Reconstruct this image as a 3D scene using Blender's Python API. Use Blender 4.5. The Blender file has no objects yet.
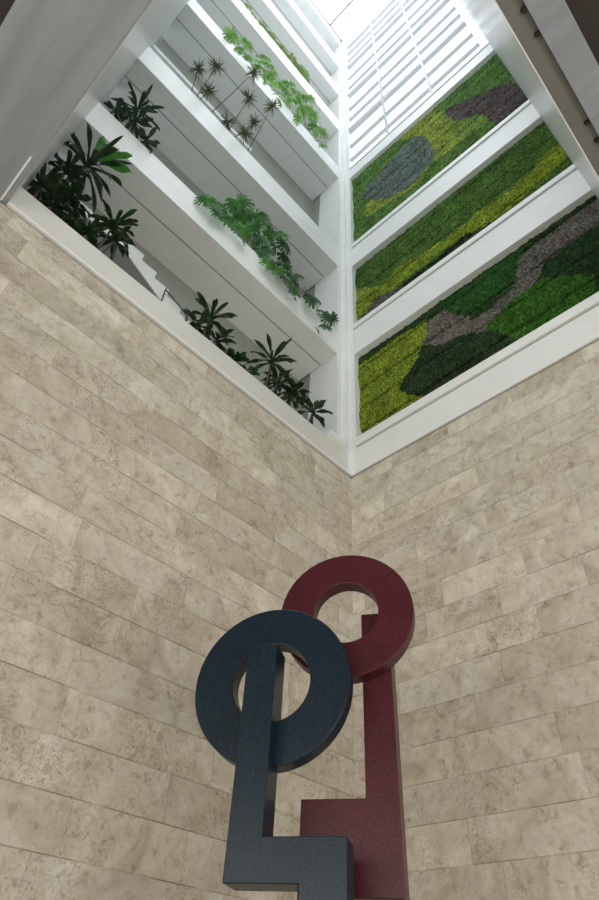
import bpy, bmesh, math, random
from mathutils import Vector, Matrix, noise
random.seed(7)
scene = bpy.context.scene
COL = scene.collection

# ------------------------------------------------------------------ helpers
def link(o, parent=None):
    COL.objects.link(o)
    if parent: o.parent = parent
    return o
def tag(o, label=None, cat=None, group=None, kind=None):
    if label: o['label'] = label
    if cat: o['category'] = cat
    if group: o['group'] = group
    if kind: o['kind'] = kind
    return o
def empty(name, loc, label, cat, group=None, kind=None):
    o = bpy.data.objects.new(name, None); o.location = loc; o.empty_display_size = .1
    return tag(link(o), label, cat, group, kind)
class MB:
    """collects shapes in world coordinates, builds ONE mesh object"""
    def __init__(s): s.v = []; s.f = []
    def box(s, x0, x1, y0, y1, z0, z1):
        b = len(s.v)
        s.v += [(x, y, z) for z in (z0, z1) for y in (y0, y1) for x in (x0, x1)]
        s.f += [tuple(b+i for i in q) for q in ((0,2,3,1),(4,5,7,6),(0,1,5,4),(2,6,7,3),(0,4,6,2),(1,3,7,5))]
        return s
    def prism(s, pts, fn, d0, d1):
        """extrude a 2D outline pts; fn(a, d, b) -> world"""
        b = len(s.v); n = len(pts)
        s.v += [fn(a, d0, c) for a, c in pts] + [fn(a, d1, c) for a, c in pts]
        s.f += [tuple(b+i for i in range(n)), tuple(b+n+i for i in reversed(range(n)))]
        s.f += [(b+i, b+n+i, b+n+(i+1) % n, b+(i+1) % n) for i in range(n)]
        return s
    def tube(s, pts, r0, r1, k=6):
        b = len(s.v); n = len(pts)
        P = [Vector(p) for p in pts]
        for i, p in enumerate(P):
            t = (P[min(i+1, n-1)] - P[max(i-1, 0)]).normalized()
            a = t.cross(Vector((.3, .2, 1)) if abs(t.z) < .9 else Vector((1, 0, 0))).normalized(); c = t.cross(a)
            r = r0 + (r1-r0)*i/(n-1)
            for j in range(k):
                w = 2*math.pi*j/k; s.v.append(tuple(p + a*math.cos(w)*r + c*math.sin(w)*r))
        for i in range(n-1):
            for j in range(k):
                s.f.append((b+i*k+j, b+i*k+(j+1) % k, b+(i+1)*k+(j+1) % k, b+(i+1)*k+j))
        s.f.append(tuple(b+j for j in reversed(range(k)))); s.f.append(tuple(b+(n-1)*k+j for j in range(k)))
        return s
    def build(s, name, m, parent=None, smooth=False, bevel=0, origin=None, fix=True):
        o3 = Vector(parent.location) if parent is not None and parent.type == 'EMPTY' else Vector((0, 0, 0))
        if parent is None and origin: o3 = Vector(origin)
        me = bpy.data.meshes.new(name)
        me.from_pydata([tuple(Vector(p)-o3) for p in s.v], [], s.f); me.update()
        if fix:
            bm = bmesh.new(); bm.from_mesh(me); bmesh.ops.recalc_face_normals(bm, faces=bm.faces); bm.to_mesh(me); bm.free()
        me.materials.append(m)
        if smooth: me.polygons.foreach_set('use_smooth', [True]*len(me.polygons))
        o = bpy.data.objects.new(name, me)
        if parent is None and origin: o.location = origin
        link(o, parent)
        if bevel:
            md = o.modifiers.new('bevel', 'BEVEL'); md.width = bevel; md.segments = 2; md.limit_method = 'ANGLE'
        return o

# ------------------------------------------------------------------ materials
def mat(name):
    m = bpy.data.materials.new(name); m.use_nodes = True
    nt = m.node_tree; return m, nt, nt.nodes['Principled BSDF']
def nd(nt, t, **kw):
    n = nt.nodes.new(t)
    for k, v in kw.items(): setattr(n, k, v)
    return n
def math_(nt, op, a, b=None, c=None):
    n = nd(nt, 'ShaderNodeMath', operation=op)
    for i, x in enumerate((a, b, c)):
        if x is None: continue
        if isinstance(x, (int, float)): n.inputs[i].default_value = x
        else: nt.links.new(x, n.inputs[i])
    return n.outputs[0]
def ramp(nt, fac, stops):
    r = nd(nt, 'ShaderNodeValToRGB'); e = r.color_ramp.elements
    while len(e) < len(stops): e.new(.5)
    for i, (p, c) in enumerate(stops): e[i].position = p; e[i].color = (*c, 1)
    nt.links.new(fac, r.inputs[0]); return r.outputs[0]
def mixc(nt, fac, a, b, mode='MIX'):
    n = nd(nt, 'ShaderNodeMix', data_type='RGBA', blend_type=mode)
    for s_, x in ((0, fac), (6, a), (7, b)):
        if isinstance(x, (int, float)): n.inputs[s_].default_value = x
        elif isinstance(x, tuple): n.inputs[s_].default_value = (*x, 1)
        else: nt.links.new(x, n.inputs[s_])
    return n.outputs[2]
def noise_(nt, vec, scale, detail=4, rough=.55, dist=0, out=0):
    n = nd(nt, 'ShaderNodeTexNoise'); n.inputs['Scale'].default_value = scale; n.inputs['Detail'].default_value = detail
    n.inputs['Roughness'].default_value = rough; n.inputs['Distortion'].default_value = dist
    nt.links.new(vec, n.inputs['Vector']); return n.outputs[out]
def bump_(nt, p, h, strength, dist=.01):
    b = nd(nt, 'ShaderNodeBump'); b.inputs['Strength'].default_value = strength; b.inputs['Distance'].default_value = dist
    nt.links.new(h, b.inputs['Height']); nt.links.new(b.outputs[0], p.inputs['Normal'])
def objvec(nt): return nd(nt, 'ShaderNodeTexCoord').outputs['Object']

def plain(name, c, rough=.5, var=.06, scale=3, bump=0, spec=.5, metal=0, stretch=None):
    m, nt, p = mat(name); v = objvec(nt)
    if stretch:
        mp = nd(nt, 'ShaderNodeMapping'); mp.inputs['Scale'].default_value = stretch; nt.links.new(v, mp.inputs[0]); v = mp.outputs[0]
    f = noise_(nt, v, scale, 5)
    nt.links.new(ramp(nt, f, [(.3, tuple(x*(1-var) for x in c)), (.7, tuple(min(1, x*(1+var)) for x in c))]), p.inputs['Base Color'])
    p.inputs['Roughness'].default_value = rough; p.inputs['Specular IOR Level'].default_value = spec; p.inputs['Metallic'].default_value = metal
    if bump: bump_(nt, p, noise_(nt, v, scale*12, 3), bump)
    return m

def stone_mat(name, axis, seed):
    m, nt, p = mat(name); L = nt.links
    v = objvec(nt); sp = nd(nt, 'ShaderNodeSeparateXYZ'); L.new(v, sp.inputs[0])
    u = sp.outputs[axis]; z = sp.outputs[2]
    rz = math_(nt, 'DIVIDE', math_(nt, 'SUBTRACT', z, 2.5-.396*20), .396)
    row = math_(nt, 'FLOOR', rz); fz = math_(nt, 'MULTIPLY', math_(nt, 'FRACT', rz), .396)
    wn = nd(nt, 'ShaderNodeTexWhiteNoise', noise_dimensions='1D'); L.new(math_(nt, 'ADD', row, seed), wn.inputs['W'])
    w = math_(nt, 'ADD', math_(nt, 'MULTIPLY', wn.outputs[0], .9), .95)
    cu = math_(nt, 'DIVIDE', math_(nt, 'ADD', math_(nt, 'ADD', u, 40), math_(nt, 'MULTIPLY', wn.outputs[0], 9)), w)
    colm = math_(nt, 'FLOOR', cu); fu = math_(nt, 'MULTIPLY', math_(nt, 'FRACT', cu), w)
    cb = nd(nt, 'ShaderNodeCombineXYZ'); L.new(colm, cb.inputs[0]); L.new(row, cb.inputs[1]); cb.inputs[2].default_value = seed
    wid = nd(nt, 'ShaderNodeTexWhiteNoise', noise_dimensions='3D'); L.new(cb.outputs[0], wid.inputs['Vector'])
    rnd = wid.outputs[0]
    # every slab of stone takes its figure from its own place
    vm = nd(nt, 'ShaderNodeVectorMath', operation='MULTIPLY_ADD'); L.new(wid.outputs[1], vm.inputs[0]); vm.inputs[1].default_value = (17, 23, 11); L.new(v, vm.inputs[2])
    pv = vm.outputs[0]
    n1 = noise_(nt, pv, 1.6, 8, .62, 1.2); n2 = noise_(nt, pv, 8, 8, .7, .6); n3 = noise_(nt, pv, 34, 4, .6)
    c = ramp(nt, n1, [(.26, (.42, .37, .295)), (.44, (.575, .53, .445)), (.56, (.64, .60, .52)), (.74, (.76, .73, .66))])
    c = mixc(nt, 1, c, ramp(nt, n2, [(.30, (.62, .57, .50)), (.46, (.97, .96, .95)), (.60, (1.04, 1.04, 1.03)), (.75, (1.16, 1.15, 1.12))]), 'MULTIPLY')
    # darker vein worms and pits
    n4 = noise_(nt, pv, 5.5, 9, .68, 2.4)
    vein = ramp(nt, math_(nt, 'ABSOLUTE', math_(nt, 'SUBTRACT', n4, .5)), [(0, (.5, .43, .34)), (.022, (1, 1, 1))])
    n5 = noise_(nt, pv, 1.1, 3, .5, .4)
    amt = math_(nt, 'MULTIPLY', math_(nt, 'SMOOTH_MIN', math_(nt, 'MAXIMUM', math_(nt, 'MULTIPLY', math_(nt, 'SUBTRACT', n5, .45), 6), 0), 1, .1), .8)
    c = mixc(nt, amt, c, mixc(nt, 1, c, vein, 'MULTIPLY'))
    pits = ramp(nt, n3, [(.33, (.50, .44, .35)), (.43, (1, 1, 1))])
    c = mixc(nt, math_(nt, 'ADD', .12, math_(nt, 'MULTIPLY', amt, .8)), c, mixc(nt, 1, c, pits, 'MULTIPLY'))
    tint = ramp(nt, rnd, [(0, (.87, .85, .81)), (.25, (.96, .95, .935)), (.6, (1, 1, 1)), (1, (1.1, 1.09, 1.07))])
    c = mixc(nt, 1, c, tint, 'MULTIPLY')
    jz = math_(nt, 'LESS_THAN', fz, .011); ju = math_(nt, 'LESS_THAN', fu, .006)
    n6 = noise_(nt, v, 1.7, 3)
    jm = math_(nt, 'MULTIPLY', jz, ramp(nt, n6, [(.38, (.15, .15, .15)), (.62, (.8, .8, .8))]))
    jm = math_(nt, 'MAXIMUM', jm, math_(nt, 'MULTIPLY', ju, .35))
    c = mixc(nt, jm, c, (.22, .185, .14))
    L.new(c, p.inputs['Base Color']); p.inputs['Roughness'].default_value = .62; p.inputs['Specular IOR Level'].default_value = .3
    h = math_(nt, 'SUBTRACT', math_(nt, 'ADD', math_(nt, 'MULTIPLY', n2, .7), math_(nt, 'MULTIPLY', n3, .5)), math_(nt, 'MULTIPLY', jm, 1.2))
    bump_(nt, p, h, .85, .014)
    return m

def moss_mat():
    m, nt, p = mat('preserved_moss'); L = nt.links; v = objvec(nt)
    at = nd(nt, 'ShaderNodeAttribute', attribute_name='moss')
    n1 = noise_(nt, v, 24, 5, .8, .3); n2 = noise_(nt, v, 8, 3, .6)
    c = mixc(nt, 1, at.outputs['Color'], ramp(nt, n1, [(.38, (.22, .22, .20)), (.5, (1, 1, 1)), (.62, (2.2, 2.2, 1.9))]), 'MULTIPLY')
    c = mixc(nt, 1, c, ramp(nt, n2, [(.35, (.78, .78, .78)), (.65, (1.2, 1.2, 1.15))]), 'MULTIPLY')
    L.new(c, p.inputs['Base Color']); p.inputs['Roughness'].default_value = .95; p.inputs['Specular IOR Level'].default_value = .1
    bump_(nt, p, n1, 1.0, .05)
    return m

def leaf_mat(name, dark, light, trans, tf=.35, rough=.35):
    m, nt, p = mat(name); L = nt.links; v = objvec(nt)
    n = noise_(nt, v, 3.6, 3)
    c = ramp(nt, n, [(.40, dark), (.60, light)]); L.new(c, p.inputs['Base Color'])
    p.inputs['Roughness'].default_value = rough; p.inputs['Specular IOR Level'].default_value = .6
    t = nd(nt, 'ShaderNodeBsdfTranslucent'); t.inputs[0].default_value = (*trans, 1)
    mx = nd(nt, 'ShaderNodeMixShader'); mx.inputs[0].default_value = tf
    L.new(p.outputs[0], mx.inputs[1]); L.new(t.outputs[0], mx.inputs[2]); L.new(mx.outputs[0], nt.nodes['Material Output'].inputs[0])
    bump_(nt, p, noise_(nt, v, 30, 2), .3)
    return m

def glow(name, c, s):
    m, nt, p = mat(name); v = objvec(nt)
    f = noise_(nt, v, .6, 3)
    L = nt.links; L.new(ramp(nt, f, [(.3, tuple(x*.95 for x in c)), (.7, c)]), p.inputs['Emission Color'])
    p.inputs['Emission Strength'].default_value = s; p.inputs['Base Color'].default_value = (.8, .85, .9, 1); p.inputs['Roughness'].default_value = .2
    return m

def speckled(name, c, c2, rough):
    m, nt, p = mat(name); L = nt.links; v = objvec(nt)
    n = noise_(nt, v, 110, 2, .7); n2 = noise_(nt, v, 2.2, 4)
    col = ramp(nt, n, [(.40, tuple(x*.72 for x in c)), (.52, c), (.64, c2)])
    col = mixc(nt, 1, col, ramp(nt, n2, [(.3, (.85, .85, .85)), (.7, (1.15, 1.15, 1.15))]), 'MULTIPLY')
    L.new(col, p.inputs['Base Color']); p.inputs['Roughness'].default_value = rough; p.inputs['Specular IOR Level'].default_value = .3
    bump_(nt, p, n, .06, .002)
    return m

M = dict(
 stone_n=stone_mat('travertine_north', 0, 3.0), stone_e=stone_mat('travertine_east', 1, 11.0),
 white=plain('white_paint', (.80, .815, .80), .45, .03), shaft=plain('shaft_wall_paint', (.76, .79, .82), .32, .05, 1.2, stretch=(1, .35, 4)),
 soffit=plain('polished_plaster', (.29, .32, .355), .25, .16, .8, stretch=(4.5, .45, 4)),  # stretched noise paints gloss streaks into the soffit colour
 recess=plain('grey_recess', (.17, .165, .15), .7), brown=plain('dark_brown_ceiling', (.035, .028, .024), .7),
 backwall=plain('corridor_wall_paint', (.30, .315, .28), .7, .05), groove=plain('shadow_gap', (.10, .10, .10), .9),
 cream=plain('cream_paint', (.68, .675, .63), .5, .03), dim=plain('stair_shadow_tone', (.13, .135, .125), .7),
 seam=plain('ledge_seam', (.30, .31, .31), .9), soil=plain('planter_soil', (.05, .035, .025), .95, .3, 20, .5), louver=plain('louver_paint', (.42, .44, .46), .5, .02),
 moss=moss_mat(), pane=glow('frosted_daylit_glass', (1, 1, 1), 1.0), sky=glow('skylight_glass', (.97, .985, 1), 1.3),
 bar=plain('dark_glazing_bar', (.12, .125, .13), .5), floor=plain('pale_stone_floor', (.52, .50, .46), .35, .08),
 wallp=plain('room_wall_plaster', (.55, .53, .48), .6), bolt=plain('rusty_bolt', (.05, .035, .03), .5, .2, 20, metal=.6),
 blue=speckled('navy_granular_paint', (.006, .018, .031), (.020, .038, .052), .33),
 red=speckled('oxblood_granular_paint', (.070, .011, .018), (.11, .024, .03), .36),
 drac=leaf_mat('dracaena_leaf', (.008, .018, .010), (.03, .065, .03), (.04, .12, .03), .15, .28),
 drac_young=leaf_mat('young_dracaena_leaf', (.02, .10, .012), (.05, .20, .03), (.10, .4, .04), .4, .35),
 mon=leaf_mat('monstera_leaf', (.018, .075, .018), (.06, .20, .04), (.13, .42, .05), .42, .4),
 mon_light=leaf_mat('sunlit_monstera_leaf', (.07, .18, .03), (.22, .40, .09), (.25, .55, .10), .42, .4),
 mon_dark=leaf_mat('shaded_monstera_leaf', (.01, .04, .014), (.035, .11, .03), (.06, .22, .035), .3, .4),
 lime=leaf_mat('pale_trailing_leaf', (.10, .19, .05), (.24, .36, .12), (.32, .46, .12), .45, .5),
 marg=leaf_mat('marginata_leaf', (.06, .08, .035), (.17, .20, .10), (.10, .14, .05), .2, .4),
 stem=plain('woody_stem', (.10, .085, .06), .8, .2, 15), steel=plain('dark_steel', (.06, .06, .06), .4, metal=.7),
)
M1=[(-4.25,-0.12,12.8,0.19),(-3.96,-0.11,12.71,0.15),(-3.93,-0.12,13.08,0.15),(-3.75,-0.14,12.83,0.17),(-3.52,0.06,14.16,0.27),(-3.4,-0.19,12.81,0.17),(-3.4,0.08,13.87,0.21),(-3.02,0.07,14.43,0.3),(-3.01,0.08,13.93,0.19),(-2.72,0.13,13.85,0.19),(-2.58,-0.11,12.71,0.16),(-2.48,0.17,13.8,0.17),(-2.43,-0.14,12.65,0.16),(-2.37,0.1,14.66,0.29),(-2.24,-0.12,13.04,0.17),(-2.17,-0.1,12.75,0.18),(-2.15,-0.01,14.23,0.22),(-1.98,0.2,14.24,0.23),(-1.93,-0.14,12.51,0.12),(-1.83,-0.16,12.42,0.12),(-1.71,0.09,13.6,0.2),(-1.37,-0.14,12.86,0.23),(-0.97,-0.19,12.18,0.12),(-0.71,-0.09,12.9,0.17)]
M3=[(-5.23,-0.11,22.44,0.24),(-4.89,-0.13,21.8,0.14),(-4.72,-0.15,21.95,0.18),(-4.66,0.09,23.95,0.22),(-4.52,-0.18,21.89,0.15),(-4.32,-0.18,22.28,0.21),(-4.07,-0.17,22.17,0.19),(-3.93,0.09,24.64,0.2),(-3.76,0.06,24.19,0.18),(-3.6,0.07,23.69,0.21),(-3.57,-0.17,22.15,0.17),(-3.31,0.04,23.46,0.22),(-3.27,-0.19,21.75,0.18),(-2.94,0.01,23.47,0.21),(-2.87,0.11,24.92,0.25),(-2.8,-0.19,22.35,0.21),(-2.59,-0.03,24.33,0.2),(-2.41,-0.12,21.93,0.19),(-2.14,0.15,24.34,0.31),(-2.05,0.1,25.53,0.29),(-1.74,0.01,24.33,0.27),(-1.32,-0.18,21.77,0.14),(-1.24,0.16,24.29,0.34),(-1.22,0.15,26.83,0.34)]
M4=[(-5.5,-0.1,25.79,0.16),(-5.26,-0.14,25.73,0.16),(-4.89,-0.14,25.69,0.16),(-4.62,-0.17,26.07,0.18),(-4.42,-0.16,25.76,0.15),(-4.07,-0.12,26.26,0.16),(-3.88,-0.18,25.84,0.12),(-3.57,-0.14,25.7,0.18),(-3.29,-0.16,26.0,0.18),(-2.97,-0.14,26.35,0.2),(-2.68,-0.19,26.28,0.2),(-2.42,-0.15,26.46,0.22),(-2.23,-0.15,26.09,0.2),(-2.12,-0.17,25.79,0.12)]
P1={'lime':[(0.27,12.7),(-0.1,11.98),(-1.89,11.97),(-1.64,11.15),(-1.04,10.36),(-1.55,9.88),(-1.49,9.83),(0.06,9.83),(0.4,9.99)],'dark':[(-1.64,11.22),(-2.9,10.6),(-3.46,9.69),(-1.49,9.8),(-1.55,9.88),(-1.04,10.36)],'dkgreen_b':[(-3.78,11.09),(-4.27,11.42),(-5.36,11.39),(-4.94,10.04),(-4.79,10.24),(-4.09,11.0),(-3.91,10.94)],'bright':[(-3.31,10.89),(-3.91,10.94),(-4.09,11.0),(-4.79,10.24),(-4.73,9.7),(-3.46,9.69),(-2.9,10.58)],'mauve':[(-1.77,11.85),(-2.29,11.83),(-2.37,11.68),(-2.88,11.01),(-3.55,11.21),(-3.98,11.95),(-5.56,12.02),(-5.36,11.39),(-4.27,11.42),(-3.91,10.94),(-3.29,10.83),(-2.9,10.58),(-1.64,11.22)],'mid':[(-2.17,12.08),(-4.02,12.15),(-3.95,11.83),(-3.57,11.33),(-2.98,11.3),(-2.34,11.67)]}
P2={'lime':[(0.04,14.7),(-0.97,14.29),(-1.39,14.62),(-2.57,14.25),(-3.48,14.34),(-4.21,14.3),(-4.72,14.34),(-5.0,14.67),(-5.83,14.62),(-5.85,14.21),(-4.89,13.84),(-3.89,13.73),(-3.08,13.87),(-1.94,13.94),(-1.33,13.88),(-0.15,13.72)],'lime2':[(0.04,15.22),(-0.18,14.98),(-0.85,14.43),(-0.14,13.63),(0.06,13.83)],'gray':[(-0.35,13.8),(-0.82,13.96),(-1.5,13.73),(-1.42,13.58),(-0.54,13.6)],'dark':[(-1.32,13.79),(-1.93,13.85),(-3.08,13.87),(-3.88,13.7),(-3.69,13.23),(-2.47,13.49),(-1.42,13.5)]}
P3={'lime':[(-2.02,21.68),(-2.6,22.14),(-3.37,21.48),(-3.85,19.47),(-3.81,18.23),(-3.21,18.1),(-2.81,18.36),(-2.37,17.74),(-0.61,18.41),(-0.45,18.8),(-0.81,19.18),(-2.03,18.01),(-2.81,18.36),(-2.97,19.05),(-2.81,20.27)],'blue':[(-0.4,20.0),(-0.86,20.27),(-1.6,20.76),(-2.49,21.06),(-2.82,20.34),(-2.99,18.95),(-2.81,18.31),(-2.03,18.09),(-1.43,18.37),(-0.65,19.5)],'mauve':[(-3.53,20.9),(-4.41,20.24),(-5.19,19.28),(-5.53,18.78),(-5.35,17.22),(-4.62,17.44),(-4.47,17.96),(-4.43,18.82),(-3.83,19.36),(-3.69,19.92)],'light':[(-3.37,21.48),(-3.59,20.76),(-3.83,19.36),(-4.43,18.82),(-4.45,17.89),(-3.77,18.15)]}
# ------------------------------------------------------------------ camera
CX, CY, CZ = -6.187, -5.071, 1.6
cam = bpy.data.cameras.new('camera'); co = link(bpy.data.objects.new('camera', cam))
r0, r1, r2 = (.6864447, -.7256106, .0477797), (.5312496, .4555382, -.714324), (.4965556, .5157269, .6981822)
co.matrix_world = Matrix(((r0[0], -r1[0], -r2[0], CX), (r0[1], -r1[1], -r2[1], CY), (r0[2], -r1[2], -r2[2], CZ), (0, 0, 0, 1)))
cam.sensor_fit = 'VERTICAL'; cam.sensor_height = 24; cam.lens = 605.33/900*24; cam.clip_end = 200
scene.camera = co

def struct(name, mb, m, label, parent=None, **k):
    o = mb.build(name, m, parent, **k)
    if parent is None: tag(o, label, {'wall': 'wall', 'floor': 'floor', 'ceiling': 'ceiling', 'trim': 'trim', 'window': 'window'}[name.split('_')[0]], kind='structure')
    return o
H = 8.77; TOP = 40.3; XW = -6.57; YS = -5.39
# ------------------------------------------------------------------ lower hall
struct('floor', MB().box(-13, .3, -12, .3, -.2, 0), M['floor'], 'pale stone floor of the hall')
struct('wall_north', MB().box(-13, .3, 0, .3, 0, H-.04), M['stone_n'], 'left wall of beige stone slabs in long courses')
struct('wall_east', MB().box(0, .3, -12, 0, 0, H-.04), M['stone_e'], 'right wall of beige stone slabs in long courses')
struct('wall_west', MB().box(-13.3, -13, -12, .3, 0, 9.1), M['wallp'], 'plain plaster wall behind the viewer to the west')
struct('wall_south', MB().box(-13.3, .3, -12.3, -12, 0, 9.1), M['wallp'], 'plain plaster wall behind the viewer to the south')
struct('ceiling', MB().box(-13, -7.5, -12, .3, 8.95, 9.1).box(-7.5, .3, -12, -5.88, 8.95, 9.1), M['brown'], 'dark brown ceiling around the open shaft')
struct('trim_22', MB().box(-13, .3, .02, .3, H-.04, H-.003).box(.02, .3, -12, .02, H-.04, H-.003), M['groove'], 'thin dark shadow gap above the stone walls')
# rims of the shaft opening
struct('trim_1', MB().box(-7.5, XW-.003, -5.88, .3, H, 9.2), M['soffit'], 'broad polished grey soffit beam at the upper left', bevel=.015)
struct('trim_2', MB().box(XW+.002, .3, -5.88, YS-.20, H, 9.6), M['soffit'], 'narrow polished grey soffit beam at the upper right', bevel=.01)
struct('trim_3', MB().box(XW, .3, YS-.198, YS-.015, H+.06, 9.6), M['recess'], 'dark grey recessed channel beside the narrow soffit beam')
struct('wall_shaft_west', MB().box(XW-.3, XW, YS-.198, .9, H+.015, TOP), M['shaft'], 'glossy pale wall of the light shaft on the left')
struct('wall_shaft_south', MB().box(XW, .6, YS-.012, YS, H, TOP), M['shaft'], 'glossy pale wall of the light shaft on the right')
# column in the corner of the shaft
cb_ = MB().box(-.09, .45, 0, .3, H+.002, TOP).box(-.25, .45, .125, .72, H+.002, TOP).box(0, .45, -.14, .1, H+.002, TOP)
struct('trim_4', cb_, M['white'], 'white column rising in the inner corner of the light shaft')
struct('trim_5', MB().box(-.235, .45, .73, .93, H+.5, TOP), M['white'], 'white strip beside the corner column')
struct('wall_corridor_end', MB().box(-.22, .45, .94, 1.5, H+.5, TOP), M['backwall'], 'end wall of the balcony corridors')
struct('wall_corridor_back', MB().box(XW-.3, .45, 1.27, 1.5, H+.3, TOP), M['backwall'], 'grey green back wall of the balcony corridors')
struct('trim_6', MB().box(XW-.085, XW-.06, -.75, -.003, H-.012, H-.0005), M['white'], 'short white strip on the soffit at the far left corner')
# ------------------------------------------------------------------ balcony ledges on the left side (planter troughs)
def ledge(i, zb, zt, label, soil=True, end=-.252):
    root = empty('trim_%d' % i, (-3.4, .4, zb), label, 'balcony', kind='structure')
    mb = MB()
    mb.box(XW+.002, end, .125, .20, zb, zt)                  # front upstand
    mb.box(XW+.002, end, .20, .588, zb, zb+.24)              # beam soffit
    mb.box(XW+.002, end, .62, .68, zb+.1, zt-.25)               # rear upstand of the trough
    mb.box(XW+.002, end, .616, 1.265, zb+.004, zb+.22)       # corridor ceiling
    mb.build('ledge_slab', M['white'], root)
    MB().box(XW+.004, end-.002, .589, .615, zb+.003, zb+.1).build('shadow_groove', M['seam'], root)
    if soil: MB().box(XW+.01, end-.01, .202, .598, zb+.24, zt-.10).build('soil', M['soil'], root)
    return root
# lowest ledge: flush with the stone wall, carries a thin lighter drip edge
r = empty('trim_7', (-3.4, .3, H), 'lowest white balcony edge along the top of the left stone wall', 'balcony', kind='structure')
MB().box(XW+.002, -.092, -.003, .20, H+.06, 9.28).box(XW+.002, -.252, .20, 1.265, H+.06, H+.25).build('ledge_slab', M['cream'], r)
MB().box(XW+.002, -.03, -.035, .2, H-.002, H+.045).build('drip_edge', M['white'], r, bevel=.008)
MB().box(XW+.01, -.26, .202, .598, H+.25, 9.2).build('soil', M['soil'], r)
MB().box(-.66, -.26, -.10, .18, 9.282, 9.40).build('end_block', M['white'], r, bevel=.01)
ledge(8, 12.23, 13.08, 'first white balcony ledge above the left stone wall')
ledge(9, 16.0, 17.0, 'second white balcony ledge above the left stone wall')
ledge(10, 21.7, 22.6, 'third white balcony ledge above the left stone wall')
ledge(11, 26.15, 27.25, 'fourth white balcony ledge, second one trailing light green plants')
ledge(12, 30.45, 31.5, 'fifth white balcony ledge near the skylight', False)
ledge(13, 34.85, 36.0, 'sixth white balcony ledge, highest below the skylight', False)
struct('trim_14', MB().box(XW+.002, -.252, .08, 1.26, 39.2, TOP), M['white'], 'white roof beam under the skylight on the left')
# white pipe rail behind the second ledge
tag(MB().box(XW+.01, -3.1, .92, 1.0, 19.6, 19.78).build('corridor_rail', M['white'], origin=(-4.8, .96, 19.6)), 'long white rail on the corridor wall behind the second balcony ledge', 'rail')
# ------------------------------------------------------------------ beams on the right side
def beam(i, z0, z1, s0, s1, label):
    root = empty('trim_%d' % i, (.1, -2.7, z0), label, 'beam', kind='structure')
    MB().box(0, .5, YS+.002, -.142, z0, z1).build('beam_face', M['white'], root, bevel=.006)
    MB().box(.03, .5, YS+.004, -.142, z1, s0).build('shadow_gap', M['groove'], root)
    MB().box(-.03, .5, YS+.004, -.142, s0, s1).build('sill', M['white'], root, bevel=.008)
beam(15, H+.05, 9.40, 9.44, 9.64, 'lowest white beam along the top of the right stone wall')
struct('trim_16', MB().box(-.02, .3, YS+.002, -.026, H-.002, H+.048), M['white'], 'thin white drip edge above the right stone wall', bevel=.008)
beam(17, 12.23, 13.12, 13.16, 13.32, 'first white beam between two moss panels')
beam(18, 16.0, 16.90, 16.94, 17.12, 'second white beam between two moss panels')
beam(19, 21.67, 22.36, 22.38, 22.46, 'white beam below the bright glazing')
# ------------------------------------------------------------------ moss panels
GREEN = dict(dark=(.028, .050, .022), dkgreen_b=(.022, .055, .020), bright=(.045, .135, .020), lime=(.20, .27, .03), lime2=(.24, .31, .06),
             mauve=(.15, .14, .13), mid=(.03, .10, .025), gray=(.13, .13, .115), blue=(.13, .17, .16), light=(.17, .27, .06), base1=(.032, .065, .024),
             base2=(.075, .15, .035), base3=(.10, .20, .055), mauve3=(.11, .092, .095))
def inside(y, z, poly):
    c = False; n = len(poly)
    for i in range(n):
        y1, z1 = poly[i]; y2, z2 = poly[i-1]
        if (z1 > z) != (z2 > z) and y < (y2-y1)*(z-z1)/(z2-z1)+y1: c = not c
    return c
def moss(z0, z1, patches, base, order, label, ren={}):
    z0 -= .04; z1 += .04; y0, y1 = YS+.004, -.10; st = .027
    ny = int((y1-y0)/st); nz = int((z1-z0)/st); V = []; F = []; CL = []
    for j in range(nz+1):
        for i in range(ny+1):
            y = y0+(y1-y0)*i/ny; z = z0+(z1-z0)*j/nz
            wy = y+.10*noise.noise(Vector((y*3, z*3, 1.5)))+.05*noise.noise(Vector((y*11, z*11, 4))); wz = z+.10*noise.noise(Vector((y*3, z*3, 9.5)))+.05*noise.noise(Vector((y*11, z*11, 7)))
            key = base
            for k in order:
                if inside(wy, wz, patches[k]): key = ren.get(k, k); break
            # strips of moss mats laid slightly on the slant
            t = (z+.06*y+.05*noise.noise(Vector((y*1.7, z*.4, 3))))/.62
            fr = t-math.floor(t); seam = math.exp(-(min(fr, 1-fr)*.62/.03)**2)
            h = .018*noise.noise(Vector((y*7, z*7, 2)))+.020*noise.noise(Vector((y*19, z*19, 5)))+.012*random.uniform(-1, 1)-.03*seam+.02*math.sin(t*3.1)
            c = GREEN[key]; g = 1+.35*noise.noise(Vector((y*2.2, z*2.2, 8)))+.25*noise.noise(Vector((y*14, z*14, 6)))-.7*seam
            g = max(.25, g); V.append((.13-h, y, z)); CL.append((c[0]*g, c[1]*g, c[2]*g, 1))
    w = ny+1
    F = [(j*w+i, j*w+i+1, (j+1)*w+i+1, (j+1)*w+i) for j in range(nz) for i in range(ny)]
    root = empty('moss_panel', (.3, (y0+y1)/2, z0), label, 'moss panel')
    mb = MB(); mb.v = V; mb.f = F
    o = mb.build('moss_surface', M['moss'], root, smooth=True, fix=False)
    a = o.data.color_attributes.new('moss', 'FLOAT_COLOR', 'POINT')
    a.data.foreach_set('color', [x for c in CL for x in c])
    MB().box(.20, .4, y0+.02, y1-.05, z0+.05, z1-.05).build('backing_board', M['groove'], root)
moss(9.65, 12.22, P1, 'base1', ['lime', 'mauve', 'bright', 'mid', 'dkgreen_b', 'dark'], 'lowest moss panel, lime and dark green with a taupe grey streak')
moss(13.33, 15.99, P2, 'base2', ['gray', 'dark', 'lime', 'lime2'], 'middle moss panel between two white beams, green with a yellow lime streak')
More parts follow.
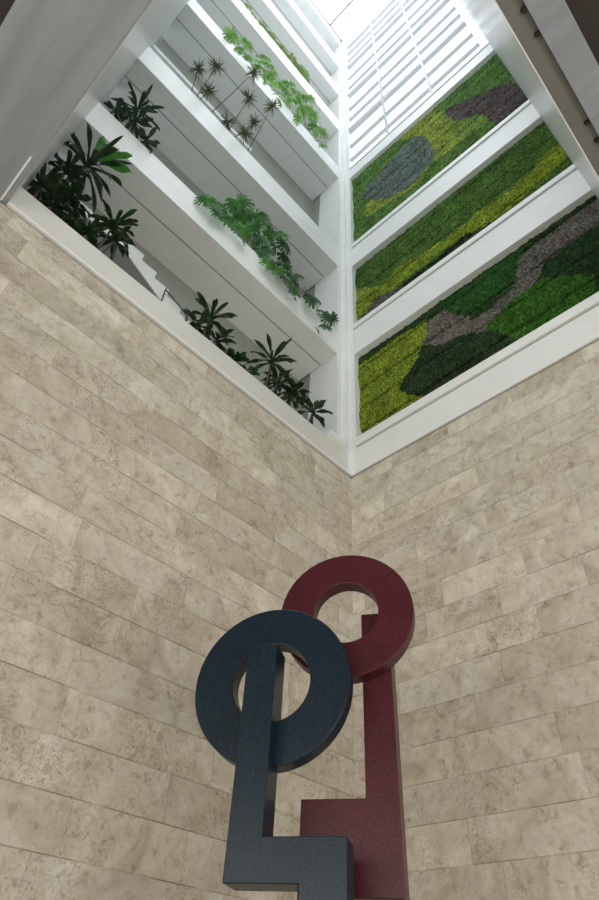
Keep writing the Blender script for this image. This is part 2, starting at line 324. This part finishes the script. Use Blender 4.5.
moss(17.13, 21.66, P3, 'base3', ['blue', 'mauve', 'light', 'lime'], 'highest moss panel under the glazing, with blue grey and plum patches', {'mauve': 'mauve3', 'lime': 'lime2'})
# ------------------------------------------------------------------ glazing above the moss
gz = empty('window_1', (.3, -2.7, 22.5), 'tall bright glazing with white horizontal louvers above the moss panels', 'window', kind='structure')
MB().box(.16, .20, -5.158, -.144, 22.47, 39.2).build('glass_pane', M['pane'], gz)
for z in (23.35, 24.62, 27.5, 28.75, 31.65, 33.1, 36.1, 37.4, 38.7):
    MB().box(.035, .158, -5.158, -.142, z, z+.06).build('louver', M['louver'], gz)
for z in (26.1, 30.4, 34.8):
    MB().box(.005, .158, -5.158, -.144, z, z+.30).build('transom', M['louver'], gz)
for y in (-1.73, -3.43):
    MB().box(-.005, .030, y-.04, y+.04, 22.47, 39.2).build('mullion', M['louver'], gz)
struct('trim_20', MB().box(0, .45, YS+.002, -5.16, 22.46, TOP), M['shaft'], 'grey pilaster at the right end of the glazing')
struct('trim_21', MB().box(-.02, .45, YS+.002, -.142, 39.3, TOP), M['white'], 'white roof beam under the skylight on the right')
sk = empty('window_2', (-3, -2.6, TOP), 'white glowing skylight with thin dark bars at the top of the shaft', 'window', kind='structure')
MB().box(XW-.3, .5, YS-.3, .1, TOP+.02, TOP+.06).build('glass_pane', M['sky'], sk)
for x in (-1.1, -2.75, -4.4, -6.0): MB().box(x-.03, x+.03, YS, .1, TOP-.05, TOP+.01).build('glazing_bar', M['bar'], sk)
for y, w_ in ((.07, .025), (-1.25, .012), (-2.6, .012), (-3.9, .012)): MB().box(XW, .0, y-w_, y+w_, TOP-.04, TOP+.005).build('glazing_bar', M['bar'], sk)
struct('ceiling_roof', MB().box(XW-.3, .5, .1, 1.5, TOP, TOP+.2), M['white'], 'white roof slab over the balcony corridors')
# ------------------------------------------------------------------ staircase behind the lowest ledge
stc = empty('staircase', (-4.5, 1.0, 10.6), 'white straight stair flight seen behind the lowest balcony ledge', 'staircase')
top = [(-5.9, 12.23)]
x, z = -6.5, 11.50
prof = [(-6.5, 11.50), (-4.57, 11.50)]; x, z = -4.57, 11.32
while x < -1.6:
    prof += [(x, z), (x+.325, z)]; x += .325; z -= .183
low = [(x, z-.25), (-4.97, 11.24), (-6.5, 11.24)]
pts = prof + low
fn = lambda a, d, b: (a, d, b)
MB().prism(pts, fn, .93, .99).build('stringer', M['white'], stc)
MB().prism([(-6.5, 11.238), (-4.98, 11.238), (x, z-.255), (x, 9.1), (-6.5, 9.1)], fn, .95, .985).build('under_stair_shadow', M['dim'], stc)  # dark sheet standing in for the shadow beneath the flight
for k in range(2, len(prof), 2):
    a, b = prof[k]; MB().box(a, a+.325, .99, 1.26, b-.18, b).build('step', M['backwall'], stc)
MB().box(-6.5, -4.57, .99, 1.26, 11.3, 11.5).build('landing', M['backwall'], stc)
hr = MB().tube([(-6.1, .90, 11.9+.0), (-3.4, .90, 10.42)], .018, .018)
hr = MB()
hr.tube([(-4.0, .88, 11.0), (-3.46, .88, 10.78)], .012, .012).tube([(-4.0, .88, 10.45), (-4.0, .88, 11.04)], .012, .012).tube([(-3.46, .88, 10.2), (-3.46, .88, 10.95)], .025, .025)
hr.build('handrail', M['steel'], stc)
# ------------------------------------------------------------------ bolts on the recess
for bx_, by_ in ((-4.06, -5.562), (-3.79, -5.562), (-2.70, -5.562), (-2.46, -5.562)):
    b = MB()
    b.prism([(.021*math.cos(t*math.pi/3), .021*math.sin(t*math.pi/3)) for t in range(6)], lambda a, d, c, X=bx_, Y=by_: (X+a, Y+c, d), H+.02, H+.075)
    b.prism([(.028*math.cos(t*math.pi/8), .028*math.sin(t*math.pi/8)) for t in range(16)], lambda a, d, c, X=bx_, Y=by_: (X+a, Y+c, d), H+.045, H+.0605)
    tag(b.build('bolt', M['bolt'], origin=(bx_, by_, H+.06)), 'small dark bolt head in the grey channel at the upper right', 'bolt', 'bolts in the grey channel')

# ------------------------------------------------------------------ the two sculptures
AZ = math.radians(210); NX, NY = math.cos(AZ), math.sin(AZ); UX, UY = -NY, NX
def W(u, d, z): return (CX+UX*u-NX*d, CY+UY*u-NY*d, z)
def ring(parent, m, u0, z0, R, r, d0, d1, n=128):
    mb = MB()
    for k in range(n):
        t = 2*math.pi*k/n; c, s = math.cos(t), math.sin(t)
        for rr, d in ((R, d0), (R, d1), (r, d1), (r, d0)): mb.v.append(W(u0+rr*c, d, z0+rr*s))
    for k in range(n):
        a = k*4; b = (k+1) % n*4
        for j in range(4): mb.f.append((a+j, a+(j+1) % 4, b+(j+1) % 4, b+j))
    return mb.build('ring', m, parent, bevel=.006)
PL = .30
pl = empty('plinth', W(-.88, 4.2, 0), 'low stone plinth under both ring sculptures', 'plinth')
MB().prism([(-1.5, 3.5), (-.3, 3.5), (-.3, 4.95), (-1.5, 4.95)], lambda a, d, c: W(a, c, d), 0, PL).build('plinth_block', M['floor'], pl, bevel=.01)
s1 = empty('abstract_sculpture', W(-.82, 3.96, PL), 'navy blue sculpture, ring fixed to an angular stepped post, standing in front', 'sculpture')
MB().prism([(-1.39, 2.205), (-.955, 2.205), (-.955, PL), (-.689, PL), (-.689, 2.43), (-1.178, 2.43), (-1.178, 3.608), (-1.39, 3.608)], W, 3.85, 4.08).build('stepped_post', M['blue'], s1, bevel=.006)
ring(s1, M['blue'], -1.244, 3.393, .56, .280, 3.985, 4.12)
s2 = empty('abstract_sculpture', W(-.95, 4.46, PL), 'dark red sculpture, ring fixed to an angular stepped post, standing behind the navy one', 'sculpture')
MB().prism([(-1.08, PL), (-.82, PL), (-.82, 2.215), (-.434, 2.215), (-.434, 4.054), (-.65, 4.054), (-.65, 2.743), (-1.08, 2.743)], W, 4.332, 4.6).build('stepped_post', M['red'], s2, bevel=.006)
ring(s2, M['red'], -.751, 4.015, .525, .255, 4.20, 4.33)

# ------------------------------------------------------------------ plants
UPV = Vector((0, 0, 1))
def strap(mb, base, d, L, w, droop, prof='lance', n=9, fold=.25, twist=0):
    """a long leaf: starts at base along d, bends down by gravity"""
    d = Vector(d).normalized(); p = Vector(base); b = len(mb.v)
    side = d.cross(UPV)
    side = side.normalized() if side.length > .05 else Vector((1, 0, 0))
    if twist: side = Matrix.Rotation(twist, 3, d) @ side
    for i in range(n+1):
        t = i/n
        if prof == 'lance': ww = w*(math.sin(math.pi*min(1, (t*.94+.06))**.8)**.8+.06)*(1 if t < .999 else 0)
        elif prof == 'ob': ww = w*(.18+.82*math.sin(math.pi*min(1, .05+t**1.5*.93)))*(1 if t < .99 else .15)
        else: ww = w*(1-t)**.6+.001
        nrm = side.cross(d).normalized(); wob = .38*math.sin(t*11+L*40)*w
        mb.v += [tuple(p+side*ww+nrm*(fold*ww+wob)), tuple(p), tuple(p-side*ww+nrm*(fold*ww-wob))]
        d = (d-UPV*droop*(1.6*t+.2)/n).normalized(); p = p+d*(L/n)
    for i in range(n):
        a = b+i*3
        mb.f += [(a, a+1, a+4, a+3), (a+1, a+2, a+5, a+4)]
def rosette(mb, head, n, L, w, lean=(0, -.25), droop=1.3, prof='ob', up=(.9, -.35), rng=random, cone=None):
    for i in range(n):
        t = i/max(1, n-1); a = i*2.39996+rng.uniform(-.25, .25)
        el = up[0]+(up[1]-up[0])*t+rng.uniform(-.12, .12)
        d = Vector((math.cos(a)*math.cos(el)+lean[0], math.sin(a)*math.cos(el)+lean[1], math.sin(el)))
        l = L*rng.uniform(.75, 1.05)
        hp = Vector(head)-UPV*(.16*t*L)
        strap(mb, hp, d, l, w*rng.uniform(.8, 1.1), droop*(.5+t*.8), prof, twist=rng.uniform(-.35, .35))
def curve_pts(a, b, sag=(0, -.05, 0), n=6):
    a, b, s = Vector(a), Vector(b), Vector(sag)
    return [tuple(a+(b-a)*(i/n)+s*math.sin(math.pi*i/n)) for i in range(n+1)]
def dracaena(base, heads, label, seed, group=None, young=None, name='dracaena_plant'):
    rng = random.Random(seed); root = empty(name, base, label, 'plant', group)
    st = MB(); fo = MB()
    for (hx, hy, hz, n, L, w, dr) in heads:
        b = (base[0]+(hx-base[0])*.3, base[1], base[2]-.03)
        st.tube(curve_pts(b, (hx, hy, hz)), .026, .016)
        rosette(fo, (hx, hy, hz), n, L, w, droop=dr, rng=rng)
    fo.v = [(max(XW+.03, x), y, z) for x, y, z in fo.v]
    st.build('stem', M['stem'], root, smooth=True); fo.build('foliage', M['drac'], root, smooth=True, fix=False)
    if young:
        yo = MB()
        for (dx, dy, dz, L) in young[1]: strap(yo, young[0], (dx, dy, dz), L, .075, .25, 'ob', fold=.3)
        yo.build('young_leaves', M['drac_young'], root, smooth=True, fix=False)
S0 = 9.2
dracaena((-6.15, .40, S0), [(-6.13, .15, 11.18, 24, .80, .038, 2.1), (-6.30, .10, 10.5, 16, .50, .042, 1.9)],
         'tall dark dracaena with bright green young leaves at the far left of the lowest ledge', 1,
         young=((-6.12, .04, 11.22), [(-.1, -.15, 1, .66), (.22, -.2, 1, .52), (.5, -.3, .75, .72), (.8, -.25, .42, .62), (.05, -.35, .9, .42)]))
dracaena((-6.33, .38, S0), [(-6.42, .10, 9.80, 18, .44, .045, 1.4), (-6.02, .08, 9.95, 20, .40, .045, 2.0), (-6.15, .12, 9.6, 14, .32, .05, 1.8)],
         'dense low dracaena clump below the tall dracaena with bright green young leaves', 2)
dracaena((-5.40, .38, S0), [(-5.38, .10, 10.22, 18, .46, .038, 1.7), (-5.26, .10, 9.95, 13, .38, .04, 1.8), (-5.62, .12, 9.62, 14, .30, .045, 1.7), (-5.80, .14, 9.5, 14, .26, .05, 1.7)],
         'bushy dark dracaena on the lowest ledge in front of the stair flight', 3)
dracaena((-3.42, .38, S0), [(-3.42, .10, 9.98, 15, .52, .040, 1.4), (-3.2, .12, 9.62, 12, .36, .04, 1.6), (-3.6, .12, 9.62, 8, .34, .05, 1.6)],
         'dark dracaena on the lowest ledge beside the steel handrail', 4)
dracaena((-2.75, .38, S0), [(-2.78, .14, 9.52, 14, .28, .05, 1.5), (-2.5, .14, 9.45, 10, .24, .05, 1.5)], 'small low dracaena on the lowest ledge between two taller ones', 5)
dracaena((-2.0, .38, S0), [(-2.03, .10, 10.22, 18, .56, .040, 1.4), (-1.8, .12, 9.85, 16, .44, .042, 1.8)],
         'tallest dracaena on the right half of the lowest ledge', 6)
dracaena((-1.45, .38, S0), [(-1.45, .12, 9.85, 18, .36, .05, 1.6)], 'mid sized dracaena on the lowest ledge, second from the white corner column', 7)
dracaena((-1.0, .38, S0), [(-.93, .10, 9.80, 14, .40, .045, 1.1)], 'small dracaena on the lowest ledge nearest the white corner column', 8)
S1 = 12.98
dracaena((-6.0, .38, S1), [(-6.03, .12, 14.08, 15, .56, .036, 1.3), (-5.95, .08, 13.45, 12, .42, .05, 1.7)], 'single dark dracaena at the left end of the first ledge', 9)
dracaena((-5.6, .36, S1), [(-5.62, .10, 13.22, 9, .34, .05, 1.5), (-6.3, .12, 13.3, 7, .3, .05, 1.6)], 'low trailing dracaena shoots along the left end of the first ledge', 10)

def monstera_leaf(mb, c, nrm, tip, R, rng, splits=6):
    """heart shaped leaf with deep side splits, slightly cupped"""
    n = Vector(nrm).normalized(); t = Vector(tip); t = (t-n*t.dot(n)).normalized(); s = t.cross(n)
    b = len(mb.v); c = Vector(c); K = 60
    mb.v.append(tuple(c))
    for k in range(K):
        a = 2*math.pi*k/K - math.pi            # a = 0 is the tip
        r = R*(1.0-.16*math.cos(2*a)+.10*math.cos(a))
        if abs(a) > 2.75: r *= .45+.55*(math.pi-abs(a)-.0)/.39*0+.0  # notch at the petiole
        aa = abs(a)
        if .25 < aa < 2.5:
            ph = (aa-.25)/(2.25)*splits
            f = ph-math.floor(ph)
            if f < .30: r *= .50+.1*rng.random()
        x, y = r*math.sin(a), r*math.cos(a)
        dz = -.30*(x*x+y*y*.7)/R-.10*y
        mb.v.append(tuple(c+s*x+t*y+n*dz))
    for k in range(K): mb.f.append((b, b+1+k, b+1+(k+1) % K))
def monstera(leaves, zsoil, labels, mats, seed, cuts, name='monstera_plant', group=None, rs=1.15, splits=6):
    rng = random.Random(seed)
    leaves = sorted(leaves)
    k = 0
    for ci in range(len(cuts)):
        chunk = [l for l in leaves if (cuts[ci-1] if ci else -99) <= l[0] < cuts[ci]]
        if not chunk: continue
        cx = sum(l[0] for l in chunk)/len(chunk)
        root = empty(name, (cx, .40, zsoil), labels[ci], 'plant', group)
        fo = MB(); st = MB()
        for (x, y, z, R) in chunk:
            c = Vector((x, y, z))
            nrm = Vector((rng.uniform(-.7, .1), rng.uniform(-1.1, -.7), rng.uniform(-.55, .25)))
            tip = Vector((rng.uniform(-.7, .9), -.3, rng.uniform(-1.0, .1)))
            monstera_leaf(fo, c, nrm, tip, R*rs, rng, splits)
            b = Vector((cx+(x-cx)*.03, .38, zsoil-.02)); mid = Vector((x, min(.06, y+.2), max(z, zsoil+.18)+.1))
            p = []
            for i in range(9):
                u = i/8; p.append(tuple(b*(1-u)**2+mid*2*u*(1-u)+c*u*u))
            st.tube(p, .012, .007, 5)
            for q in range(1):   # smaller filling leaves behind
                c2 = c+Vector((rng.uniform(-.25, .25), rng.uniform(.08, .2), rng.uniform(-.2, .05)))
                if c2.y > -.02 and c2.z < zsoil+.12: c2.y = rng.uniform(-.12, .0) if False else c2.y; c2.z = zsoil+.14
                monstera_leaf(fo, c2, (rng.uniform(-.6, .5), rng.uniform(-1, -.5), rng.uniform(-.5, .6)), (rng.uniform(-1, 1), -.2, rng.uniform(-.8, .4)), R*rs*rng.uniform(.45, .75), rng, splits)
        st.build('stem', M['mon_dark'], root, smooth=True)
        fo.build('foliage', mats[ci], root, fix=False)
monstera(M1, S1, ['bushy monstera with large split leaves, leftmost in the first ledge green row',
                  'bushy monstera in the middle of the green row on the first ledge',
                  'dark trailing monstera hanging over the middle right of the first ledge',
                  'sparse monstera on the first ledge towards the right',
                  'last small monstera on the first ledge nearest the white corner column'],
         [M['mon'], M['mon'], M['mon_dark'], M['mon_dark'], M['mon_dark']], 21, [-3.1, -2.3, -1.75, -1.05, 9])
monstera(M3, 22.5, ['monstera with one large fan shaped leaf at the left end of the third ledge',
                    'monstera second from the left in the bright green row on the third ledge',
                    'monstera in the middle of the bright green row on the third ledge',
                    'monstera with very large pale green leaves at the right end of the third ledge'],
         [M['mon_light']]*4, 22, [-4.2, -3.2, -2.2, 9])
M4b = [(x_, .10, max(27.4, z_+1.25), r_) for x_, y_, z_, r_ in M4]
monstera(M4b, 27.15, ['pale green plant at the far left of the fourth ledge', 'pale green plant left of the middle of the fourth ledge',
                      'pale green plant right of the middle of the fourth ledge', 'pale green plant at the right end of the planting on the fourth ledge'],
         [M['lime']]*4, 23, [-4.75, -3.9, -2.8, 9], name='trailing_plant', rs=1.7, splits=4)

def marginata(base, heads, label, seed):
    rng = random.Random(seed); root = empty('dragon_tree', base, label, 'plant'); fo = MB()
    for h in heads:
        st = MB().tube(curve_pts((base[0]+(h[0]-base[0])*.1, base[1], base[2]-.05), h, (0, 0, -.12)), .013, .009, 5)
        st.build('stem', M['stem'], root, smooth=True)
        for i in range(46):
            a = rng.uniform(0, 2*math.pi); el = math.asin(rng.uniform(-.6, .95))
            strap(fo, h, (math.cos(a)*math.cos(el), math.sin(a)*math.cos(el), math.sin(el)), rng.uniform(.19, .30), .010, .5, 'lin', 4)
    fo.build('foliage', M['marg'], root, smooth=True, fix=False)
S2 = 16.9
marginata((-5.2, .38, S2), [(-5.5, 0, 18.1), (-5.2, -.2, 18.67), (-5.07, 0, 17.5)], 'thin stemmed dragon tree with three spiky heads at the left of the second ledge', 31)
marginata((-4.85, .38, S2), [(-4.51, -.8, 18.52)], 'dragon tree leaning far out with a single spiky head from the second ledge', 32)
marginata((-4.2, .38, S2), [(-4.2, -.3, 18.6), (-4.35, .1, 17.3), (-3.76, -.1, 18.17)], 'thin stemmed dragon tree with spiky heads in the middle of the second ledge', 33)
marginata((-3.55, .38, S2), [(-3.66, -.6, 18.6), (-3.86, 0, 17.37)], 'rightmost dragon tree on the second ledge, leaning out', 34)

# ------------------------------------------------------------------ light
w = bpy.data.worlds.new('world'); scene.world = w; w.use_nodes = True
bg = w.node_tree.nodes['Background']; bg.inputs[0].default_value = (.8, .88, 1, 1); bg.inputs[1].default_value = 1.0
def area(name, loc, rot, sx, sy, power, col, spread=math.pi):
    l = bpy.data.lights.new(name, 'AREA'); l.shape = 'RECTANGLE'; l.size = sx; l.size_y = sy; l.energy = power; l.color = col; l.spread = spread
    o = link(bpy.data.objects.new(name, l)); o.location = loc; o.rotation_euler = rot; return o
area('skylight_lamp', (-3.3, -2.7, TOP-.08), (0, 0, 0), 6.2, 5.0, 250, (.93, .97, 1), math.radians(120))
# fill lamps added on the solid south and west shaft walls, out of view
area('shaft_south_fill', (-5.5, YS+.03, 24), (math.radians(90), 0, 0), 1.8, 28, 230, (.95, .98, 1))
area('shaft_west_fill', (XW+.03, -3.6, 24), (math.radians(90), 0, math.radians(-90)), 3.2, 28, 330, (.95, .98, 1))
# fill lamps added low before the plain hall walls behind the viewer
area('hall_west_fill', (-12.9, -5.5, 2.2), (math.radians(90), 0, math.radians(-90)), 10, 3.6, 450, (1, .965, .91))
area('hall_south_fill', (-6.5, -11.9, 2.2), (math.radians(90), 0, 0), 11, 3.6, 450, (1, .965, .91))
scene.view_settings.view_transform = 'Standard'
scene.view_settings.look = 'None'
scene.cycles.use_denoising = True
scene.cycles.max_bounces = 10; scene.cycles.diffuse_bounces = 6
scene.cycles.sample_clamp_indirect = 8
